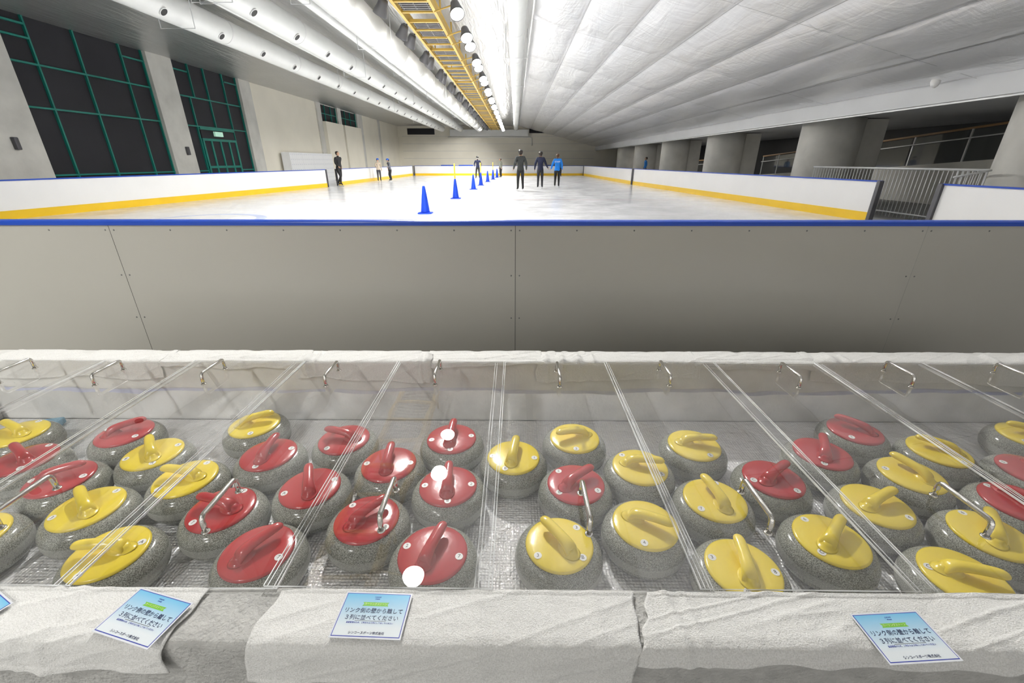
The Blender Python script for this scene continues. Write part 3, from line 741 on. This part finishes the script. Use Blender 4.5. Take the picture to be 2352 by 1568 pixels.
# lockers
def locker(y):
    l=ob('locker_unit',bbox('locker_unit',-.25,.25,0,1.55,0,1.8,['lockerw'],.01),loc=(WX+.45,y,-.012),label='white locker bank with small square doors against wall',cat='lockers',group='lockers by the wall')
    dm=bbox('door',.25,.258,.008,.248,.008,.276,['lockerw'],.003); pm=me('number_plate',*box(.258,.262,.10,.15,.19,.215),['lockgrey'])
    for r in range(6):
        for c in range(6):
            d=ob('door',dm,l,loc=(0,.01+c*.256,.07+r*.285)); ob('number_plate',pm,d)
for k in range(4): locker(27.3+k*1.58)
for y,z in((12.9,1.75),(19.6,1.7)):
    s=ob('wall_speaker',bbox('wall_speaker',-.06,.06,-.06,.06,-.16,.16,['darksteel'],.02),loc=(WX+.18,y,z),label='small dark speaker box mounted on concrete pilaster',cat='speaker')
for x in(-7.6,-5.6,4.2):
    b=ob('bench',bbox('bench',-.8,.8,-.2,.2,.85,.92,['board_b'],.01),loc=(x,52,-.012),label='long blue bench behind the far barrier',cat='bench',group='far benches')
    for s in(-.7,.7): ob('leg',bbox('leg',-.03,.03,-.18,.18,0,.85,['steel'],.004),b,loc=(s,0,0))

# ------------------------------------------------------------------ ceiling services
def duct(x,z,r,y0,y1,holes,lab,bands=4.0,hang=None):
    d=ob('air_duct',me('air_duct',*sweep([(0,0,0)]+[(0,k,0) for k in range(2,int(y1-y0),2)]+[(0,y1-y0,0)],r,32),['duct'],True),loc=(x,y0,z),label=lab,cat='air duct',group='white round air ducts')
    bm=me('band',*sweep([(0,-.03,0),(0,.03,0)],r*1.025,32),['white'])
    n=int((y1-y0)/bands)
    for k in range(1,n): ob('band',bm,d,loc=(0,k*bands,0))
    if holes:
        hm=me('nozzle',*lathe([(.10,0),(.10,.03),(.085,.034)],20,True),['white'])
        hb=me('nozzle_opening',*lathe([(.083,.034),(.083,.036)],20),['hole'])
        ang=math.radians(holes[1])
        k=0; y=holes[0]
        while y<y1-1 and k<24:
            dirv=Vector((math.sin(ang),0,-math.cos(ang)))
            rt=dirv.to_track_quat('Z','Y').to_euler()
            h=ob('nozzle',hm,d,loc=(dirv.x*(r-.012),y-y0,dirv.z*(r-.012)),rot=rt); ob('nozzle_opening',hb,h)
            y+=2.03; k+=1
    if hang:
        tz=CH-.03-z
        hmh=me('hanger',*sweep([(-r-.10,0,tz),(-r-.10,0,-r-.06),(r+.10,0,-r-.06),(r+.10,0,tz)],.012,6),['steel'])
        for k in range(1,int((y1-y0)/hang)): ob('hanger',hmh,d,loc=(0,k*hang,0))
duct(-8.05,4.58,.31,-6,52,(1.36,45),'large white round air duct with nozzles below silver ceiling',hang=9.1)
duct(-6.05,4.58,.31,-6,52,(1.4,42),'large white round air duct with nozzles below silver ceiling',hang=8.2)
duct(-3.9,4.58,.37,-6,52,None,'largest white round air duct beside the lighting truss',bands=2.5,hang=10.)
duct(.02,4.62,.24,-6,52,None,'white round air duct beside the ridge of the ceiling',bands=3.3,hang=5.5)
duct(-4.95,4.8,.12,-6,52,None,'thin white round pipe below the silver ceiling',bands=5,hang=9.)
duct(-7.05,4.8,.11,-6,52,None,'thin white round pipe between two large air ducts',bands=5,hang=9.)

# truss
tr=bpy.data.objects.new('lighting_truss',None); COL.objects.link(tr); tr.location=(-2.3,0,4.6); tr['label']='long ochre steel catwalk truss hanging under the ceiling'; tr['category']='truss'
TW=.41
def cbeam(x):
    g=G(); g.add(box(x-.035,x+.035,-6,53,-.11,-.09)); g.add(box(x-.035,x+.035,-6,53,.09,.11)); g.add(box(x-.012,x+.012,-6,53,-.09,.09)); return g.mesh('side_beam',['ochre'])
ob('side_beam',cbeam(-TW),tr); ob('side_beam',cbeam(TW),tr)
rg=me('cross_bar',*box(-TW,TW,-.035,.035,-.085,-.02),['ochre'])
for k in range(78): ob('cross_bar',rg,tr,loc=(0,-5+.75*k,0))
g=G()
for j in range(5): g.add(box(-.34,.34,.10+j*.13,.155+j*.13,-.06,-.03))
for x in(-.3,0,.3): g.add(box(x-.01,x+.01,.06,.70,-.055,-.035))
gm=g.mesh('grating',['grate'])
for k in range(78):
    if k%4!=3: ob('grating',gm,tr,loc=(0,-5+.75*k,0),label='grey steel slatted grating')
rodm=me('suspension_rod',*box(-.02,.02,-.02,.02,.1,.42),['ochre'])
for k in range(0,29):
    for x in(-TW,TW): ob('suspension_rod',rodm,tr,loc=(x,-5+2*k,0))
# lamps (lens recessed inside a dark rim)
hs=me('lamp_housing',*lathe([(.05,.30),(.09,.29),(.105,.23),(.115,.16),(.150,.05),(.160,-.01),(.162,-.022),(.150,-.022),(.146,-.004)],32,False),['lampoff'],True)
hsc=me('lamp_cap',*lathe([(.055,.295),(.055,.32),(.02,.32)],16),['lampoff'])
ln=me('lamp_lens',*lathe([(.146,-.010),(.146,.0)],32),['lamp'])
yk=me('bracket',*sweep([(-.10,0,.26),(-.30,0,.26),(-.48,0,.26)],.016,6),['ochre'])
yk2=me('bracket',*sweep([(.05,0,.30),(.04,0,.40),(.03,0,.52)],.016,6),['darksteel'])
lys=[-5.0,-3.0,-2.0,3.8,5.75,6.8,8.75,9.7,11.3,13.26,14.2,16.3,17.2,19.3,20.2,22.3,23.2,25.3,26.2,28.3,29.2,31.3,32.2,34.3,35.2,37.3,38.2,40.3,41.2,43.3,45.2,47.3,49.2]
def lampobj(x,y,z,rot,brk,en,lab,grp):
    l=ob('ceiling_lamp',hs,loc=(x,y,z),rot=rot,label=lab,cat='ceiling lamp',group=grp)
    ob('lens',ln,l,label='glowing white lamp lens'); ob('bracket',brk,l); ob('cap',hsc,l)
    if en:
        q=bpy.data.lights.new('lamp_light','AREA'); q.shape='DISK'; q.size=.27; q.energy=en; q.color=(1,.985,.95); q.spread=math.radians(128)
        o=bpy.data.objects.new('lamp_light',q); COL.objects.link(o); o.parent=l; o.location=(0,0,-.024)
R_=math.radians
for i,y in enumerate(lys):
    en=160 if i%3==1 else 0
    if y<0: en=105 if i!=1 else 0
    lampobj(-1.28,y,4.25,(R_(-34),R_(-16),0),yk,en,'round high-bay lamp glowing white beside the truss','lit lamps along the truss')
for i,y in enumerate(lys):
    if 0<y<9: continue
    en=180 if i%3==2 else 0
    if y==-2.0: en=120
    if y==-5.0: en=180
    if y==9.7: en=165
    if y>47: en=170
    lampobj(-3.06,y+.4,4.36,(R_(20),R_(30),0),yk2,en,'round high-bay lamp beside the truss turned toward the end wall','lamps facing the end wall')
sc=ob('ceiling_sensor',me('ceiling_sensor',*lathe([(.02,.0),(.08,-.02),(.09,-.08),(.07,-.15),(.03,-.19),(.005,-.20)],24),['white'],True),loc=(9.2,10.9,2.98),label='small white dome sensor hanging from the silver ceiling',cat='sensor')
ob('mount',me('mount',*lathe([(.06,0),(.06,.03)],20),['white']),sc)

w=bpy.data.worlds.new('world'); scene.world=w; w.use_nodes=True
w.node_tree.nodes['Background'].inputs[0].default_value=(1,.985,.95,1); w.node_tree.nodes['Background'].inputs[1].default_value=1.02

# ------------------------------------------------------------------ people
PM_={}
def cm(name,col,rough=.8):
    if name not in PM_: PM_[name]=mat(name,col,rough,var=(12,.12),bump=(25,.2))
    return PM_[name]
SKIN=cm('skin',(.52,.32,.22),.6)
def nm(t): return '_'.join(str(int(c*1000)) for c in t)
def person(x,y,face,H,top,bottom,label,pose=None,shoe=(.02,.02,.02),head='helmet',headcol=(.02,.02,.02),mask=False,hair=(.03,.02,.015),skates=True,bulk=1.0,text=None,girl=False,lean=0):
    J={'pel':(0,0,.52),'spi':(0,.004,.62),'che':(0,.008,.735),'nec':(0,.006,.835),'chi':(0,.018,.875),'hea':(0,.012,.92),'top':(0,.004,.955),
       'nos':(0,.062,.905),'earL':(.044,.006,.908),'earR':(-.044,.006,.908)}
    B=[('pel','spi','t'),('spi','che','t'),('che','nec','t'),('nec','chi','k'),('chi','hea','k'),('hea','top','k'),('hea','nos','k'),('hea','earL','k'),('hea','earR','k')]
    Rd={'pel':.070,'spi':.064,'che':.078,'nec':.030,'chi':.034,'hea':.047,'top':.032,'nos':.010,'earL':.010,'earR':.010}
    for s,n in((1,'L'),(-1,'R')):
        J['sho'+n]=(.098*s,0,.795);J['elb'+n]=(.132*s,-.02,.645);J['wri'+n]=(.134*s,.02,.515);J['han'+n]=(.134*s,.032,.488)
        J['hip'+n]=(.048*s,0,.485);J['kne'+n]=(.056*s,.02,.285);J['ank'+n]=(.060*s,-.005,.075);J['toe'+n]=(.066*s,.075,.045)
    if pose: J.update(pose)
    if lean:
        for k in list(J):
            if k[:3] in('hip','kne','ank','toe'): continue
            x_,y_,z_=J[k]; dz=z_-.50; c_,s_=math.cos(lean),math.sin(lean)
            J[k]=(x_,y_*c_+dz*s_,.50+dz*c_-y_*s_)
    for s,n in((1,'L'),(-1,'R')):
        B+=[('che','sho'+n,'t'),('sho'+n,'elb'+n,'t'),('elb'+n,'wri'+n,'t'),('wri'+n,'han'+n,'k'),('pel','hip'+n,'b'),('hip'+n,'kne'+n,'b'),('kne'+n,'ank'+n,'b'),('ank'+n,'toe'+n,'s')]
        Rd.update({'sho'+n:.044,'elb'+n:.031,'wri'+n:.019,'han'+n:.017,'hip'+n:.058,'kne'+n:.038,'ank'+n:.027,'toe'+n:.020})
        hd=(Vector(J['han'+n])-Vector(J['wri'+n])).normalized(); base=Vector(J['han'+n])
        sd=Vector((0,1,0)); sd=(sd-hd*sd.dot(hd)).normalized() if abs(hd.y)<.9 else Vector((1,0,0))
        for q,(o,l) in enumerate(((-.012,.030),(-.004,.036),(.004,.038),(.012,.034))):
            k='f%s%d'%(n,q); J[k]=tuple(base+sd*o*1.1+hd*.010); J[k+'t']=tuple(base+sd*o*1.3+hd*(.010+l)+Vector((-s*.006,0,0)))
            Rd[k]=.0062;Rd[k+'t']=.0045; B+=[('han'+n,k,'k'),(k,k+'t','k')]
        k='f%s4'%n; J[k]=tuple(base+sd*.024+hd*.008); Rd[k]=.0055; B+=[('wri'+n,k,'k')]
    keys=list(J); idx={k:i for i,k in enumerate(keys)}
    m=bpy.data.meshes.new('body'); m.from_pydata([Vector(J[k])*H for k in keys],[(idx[a],idx[b]) for a,b,_ in B],[]); m.update()
    o=bpy.data.objects.new('tmp',m); COL.objects.link(o)
    o.modifiers.new('Skin','SKIN')
    sv=m.skin_vertices[0].data
    for k in keys:
        r=Rd[k]*H*(bulk if k in('pel','spi','che','shoL','shoR','elbL','elbR') else 1)
        ry=r*(.78 if k in('pel','spi','che') else 1.12 if k in('hea','top') else 1)
        sv[idx[k]].radius=(r,ry); sv[idx[k]].use_root=(k=='pel')
    ss=o.modifiers.new('Sub','SUBSURF'); ss.levels=2; ss.render_levels=2
    dg=bpy.context.evaluated_depsgraph_get(); dg.update()
    bm_=bpy.data.meshes.new_from_object(o.evaluated_get(dg)); bpy.data.objects.remove(o)
    bm_.materials.clear()
    mats={'t':0,'b':1,'k':2,'s':3}
    bm_.materials.append(cm('cloth_'+nm(top),top)); bm_.materials.append(cm('cloth_'+nm(bottom),bottom)); bm_.materials.append(SKIN); bm_.materials.append(cm('boot_'+nm(shoe),shoe,.4))
    seg=[(Vector(J[a])*H,Vector(J[b])*H,t,(Rd[a]+Rd[b])/2*H) for a,b,t in B]
    for p in bm_.polygons:
        c=p.center; best=1e9;bt='t'
        for a,b,t,r in seg:
            ab=b-a; q=max(0,min(1,(c-a).dot(ab)/max(ab.length_squared,1e-9))); d=(c-(a+ab*q)).length-r
            if d<best: best=d;bt=t
        if bt=='b' and c.z>.50*H: bt='t'
        if bt=='t' and c.z<.465*H and abs(c.x)<.11*H: bt='b'
        if bt=='t' and c.z>.845*H and abs(c.x)<.05*H: bt='k'
        p.material_index=mats[bt]; p.use_smooth=True
    bm_.update()
    P=ob('person',bm_,loc=(x,y,0 if skates else -.03*H-.012),rot=(0,0,math.radians(face-90)),label=label,cat='person')
    Hd=Vector(J['hea'])*H
    if head=='helmet':
        v,f=lathe([(.062,-.005),(.066,.004),(.064,.022),(.056,.042),(.040,.058),(.020,.066),(.002,.068)],24)
        v=[(a*H*.93,b*H*1.1,c*H) for a,b,c in v]
        ob('helmet',me('helmet',v,f,[cm('helm_'+nm(headcol),headcol,.3)],True),P,loc=Hd+Vector((0,-.004*H,.008*H)),label='rounded skate helmet')
    v,f=lathe([(.004,-.058),(.035,-.05),(.050,-.02),(.053,.01),(.048,.03),(.030,.045),(.003,.05)],20)
    v=[(a*H,b*H*1.05-.016*H,c*H) for a,b,c in v]
    ob('hair',me('hair',v,f,[cm('hair_'+nm(hair),hair,.6)],True),P,loc=Hd+Vector((0,-.012*H,.004*H)))
    if girl:
        ob('ponytail',me('ponytail',*sweep([Vector((0,-.05,.03))*H,Vector((0,-.085,.02))*H,Vector((0,-.085,-.04))*H,Vector((0,-.07,-.09))*H],[.014*H,.022*H,.018*H,.004*H],10),[cm('hair_'+nm(hair),hair,.6)],True),P,loc=Hd)
    ey=me('eye',*lathe([(.001,-.004*H),(.004*H,0),(.001,.004*H)],10),['black'],True)
    for s in(-1,1): ob('eye',ey,P,loc=Hd+Vector((s*.017*H,.050*H,0)))
    if mask:
        v,f=lathe([(.034,-.05),(.046,-.035),(.049,-.015),(.047,-.005)],18); v=[(a*H,abs(b)*H*1.12+.004*H,c*H) for a,b,c in v]
        ob('face_mask',me('face_mask',v,f,['white'],True),P,loc=Hd)
    if skates:
        for n in('L','R'):
            a=Vector(J['ank'+n])*H; t=Vector(J['toe'+n])*H; mid=(a+t)/2
            dr=(t-a); an=math.atan2(dr.y,dr.x)
            zb=min(a.z,t.z)-.022*H
            ob('skate_blade',bbox('skate_blade',-.075*H,.08*H,-.003,.003,0,max(.02,zb),['steel'],.001,1),P,loc=(mid.x,mid.y,0),rot=(0,0,an))
    if text:
        tc_=Vector(J['che'])*H
        ob('lettering',textmesh(text,.11,'sticker'),P,loc=(0,tc_.y-.082*H*bulk,.745*H),rot=(math.radians(90)-lean,0,0))
    return P
BK=(.018,.018,.02)
person(-9.84,25.5,-25,1.86,BK,BK,'person in black jacket stepping along the barrier in skates',lean=.10,
  pose={'kneL':(.050,.09,.30),'ankL':(.055,.07,.085),'toeL':(.060,.145,.05),'kneR':(-.050,.0,.28),'ankR':(-.055,-.14,.10),'toeR':(-.060,-.07,.045),'elbL':(.13,.02,.65),'wriL':(.12,.12,.56),'hanL':(.118,.145,.55),'elbR':(-.14,-.07,.66),'wriR':(-.15,-.05,.54),'hanR':(-.15,-.04,.515)},head='hair')
person(-9.45,31.6,-60,1.50,(.55,.46,.36),(.05,.05,.06),'child in beige coat and blue helmet standing by the barrier',headcol=(.02,.12,.55),lean=.06,pose={'elbL':(.13,.05,.66),'wriL':(.13,.14,.62),'hanL':(.13,.17,.615)})
person(-8.75,32.0,-140,1.50,(.13,.14,.17),(.03,.03,.035),'person in grey jacket with blue helmet leaning to a child',headcol=(.02,.12,.55),lean=.18,pose={'elbR':(-.15,.06,.68),'wriR':(-.17,.15,.63),'hanR':(-.175,.175,.62),'kneL':(.06,.05,.29),'kneR':(-.06,.04,.285)})
person(-2.95,35.9,-92,1.68,(.02,.025,.07),BK,'person in navy jacket, helmet and white mask skating forward',mask=True,lean=.08,pose={'elbL':(.155,.0,.655),'wriL':(.145,.07,.56),'hanL':(.14,.09,.54),'elbR':(-.155,0,.655),'wriR':(-.145,.06,.56),'hanR':(-.14,.085,.54),'kneL':(.075,.05,.29),'ankL':(.095,.0,.075),'toeL':(.115,.07,.045),'kneR':(-.06,.04,.29),'ankR':(-.065,-.02,.075),'toeR':(-.075,.055,.045)})
person(-1.25,38.9,-150,1.58,(.22,.23,.19),BK,'person in dark olive sweater and black trousers gliding',head='hair',hair=(.04,.02,.015),lean=.08)
person(.23,21.5,96,1.81,(.045,.05,.05),BK,'person in dark grey puffer jacket and black helmet on skates',bulk=1.15,lean=.07,
  pose={'elbL':(.145,-.04,.65),'wriL':(.150,.0,.535),'hanL':(.150,.01,.51),'elbR':(-.150,-.02,.65),'wriR':(-.172,.04,.55),'hanR':(-.18,.055,.527),'kneL':(.060,.05,.29),'ankL':(.066,.0,.075),'kneR':(-.062,.03,.285),'ankR':(-.072,-.04,.078),'toeR':(-.085,.035,.045)})
person(1.25,23.3,84,1.77,(.015,.02,.055),(.025,.025,.03),'person in navy jacket and black helmet, arms slightly out',bulk=1.08,lean=.05,
  pose={'elbL':(.152,.0,.66),'wriL':(.205,.05,.57),'hanL':(.218,.055,.550),'elbR':(-.145,-.02,.65),'wriR':(-.160,.02,.535),'hanR':(-.165,.03,.51),'kneL':(.054,.03,.285),'kneR':(-.058,.055,.29),'ankR':(-.062,.02,.075),'toeR':(-.072,.10,.045)})
person(2.18,24.1,80,1.70,(.01,.22,.75),BK,'person in bright blue jacket with brown ponytail on skates',head='hair',hair=(.10,.045,.02),girl=True,text='STAFF',shoe=(.5,.5,.5),bulk=1.08,lean=.05,
  pose={'elbL':(.145,-.01,.66),'wriL':(.14,.06,.55),'hanL':(.14,.09,.54),'elbR':(-.155,-.02,.66),'wriR':(-.19,.04,.56),'hanR':(-.20,.055,.54),'kneR':(-.050,-.02,.29),'ankR':(-.05,-.11,.10),'toeR':(-.05,-.05,.05)})
person(3.9,40.5,-90,1.55,(.01,.16,.45),BK,'person in blue jacket standing near the far barrier',headcol=(.2,.2,.2))
person(10.1,36.0,180,1.70,(.01,.16,.5),BK,'person in blue jacket standing between the columns',head='hair',skates=False)
person(14.9,14.2,170,1.65,(.012,.012,.014),(.012,.012,.014),'person in dark clothes standing in the dim corridor',head='hair',skates=False)

# ------------------------------------------------------------------ camera
cd=bpy.data.cameras.new('cam'); cd.lens=15.0; cd.sensor_width=36; cd.clip_start=.05; cd.clip_end=300
co=bpy.data.objects.new('cam',cd); COL.objects.link(co); co.location=(0,0,1.3)
co.rotation_euler=(math.radians(90-22.9),0,math.radians(.45))
scene.camera=co
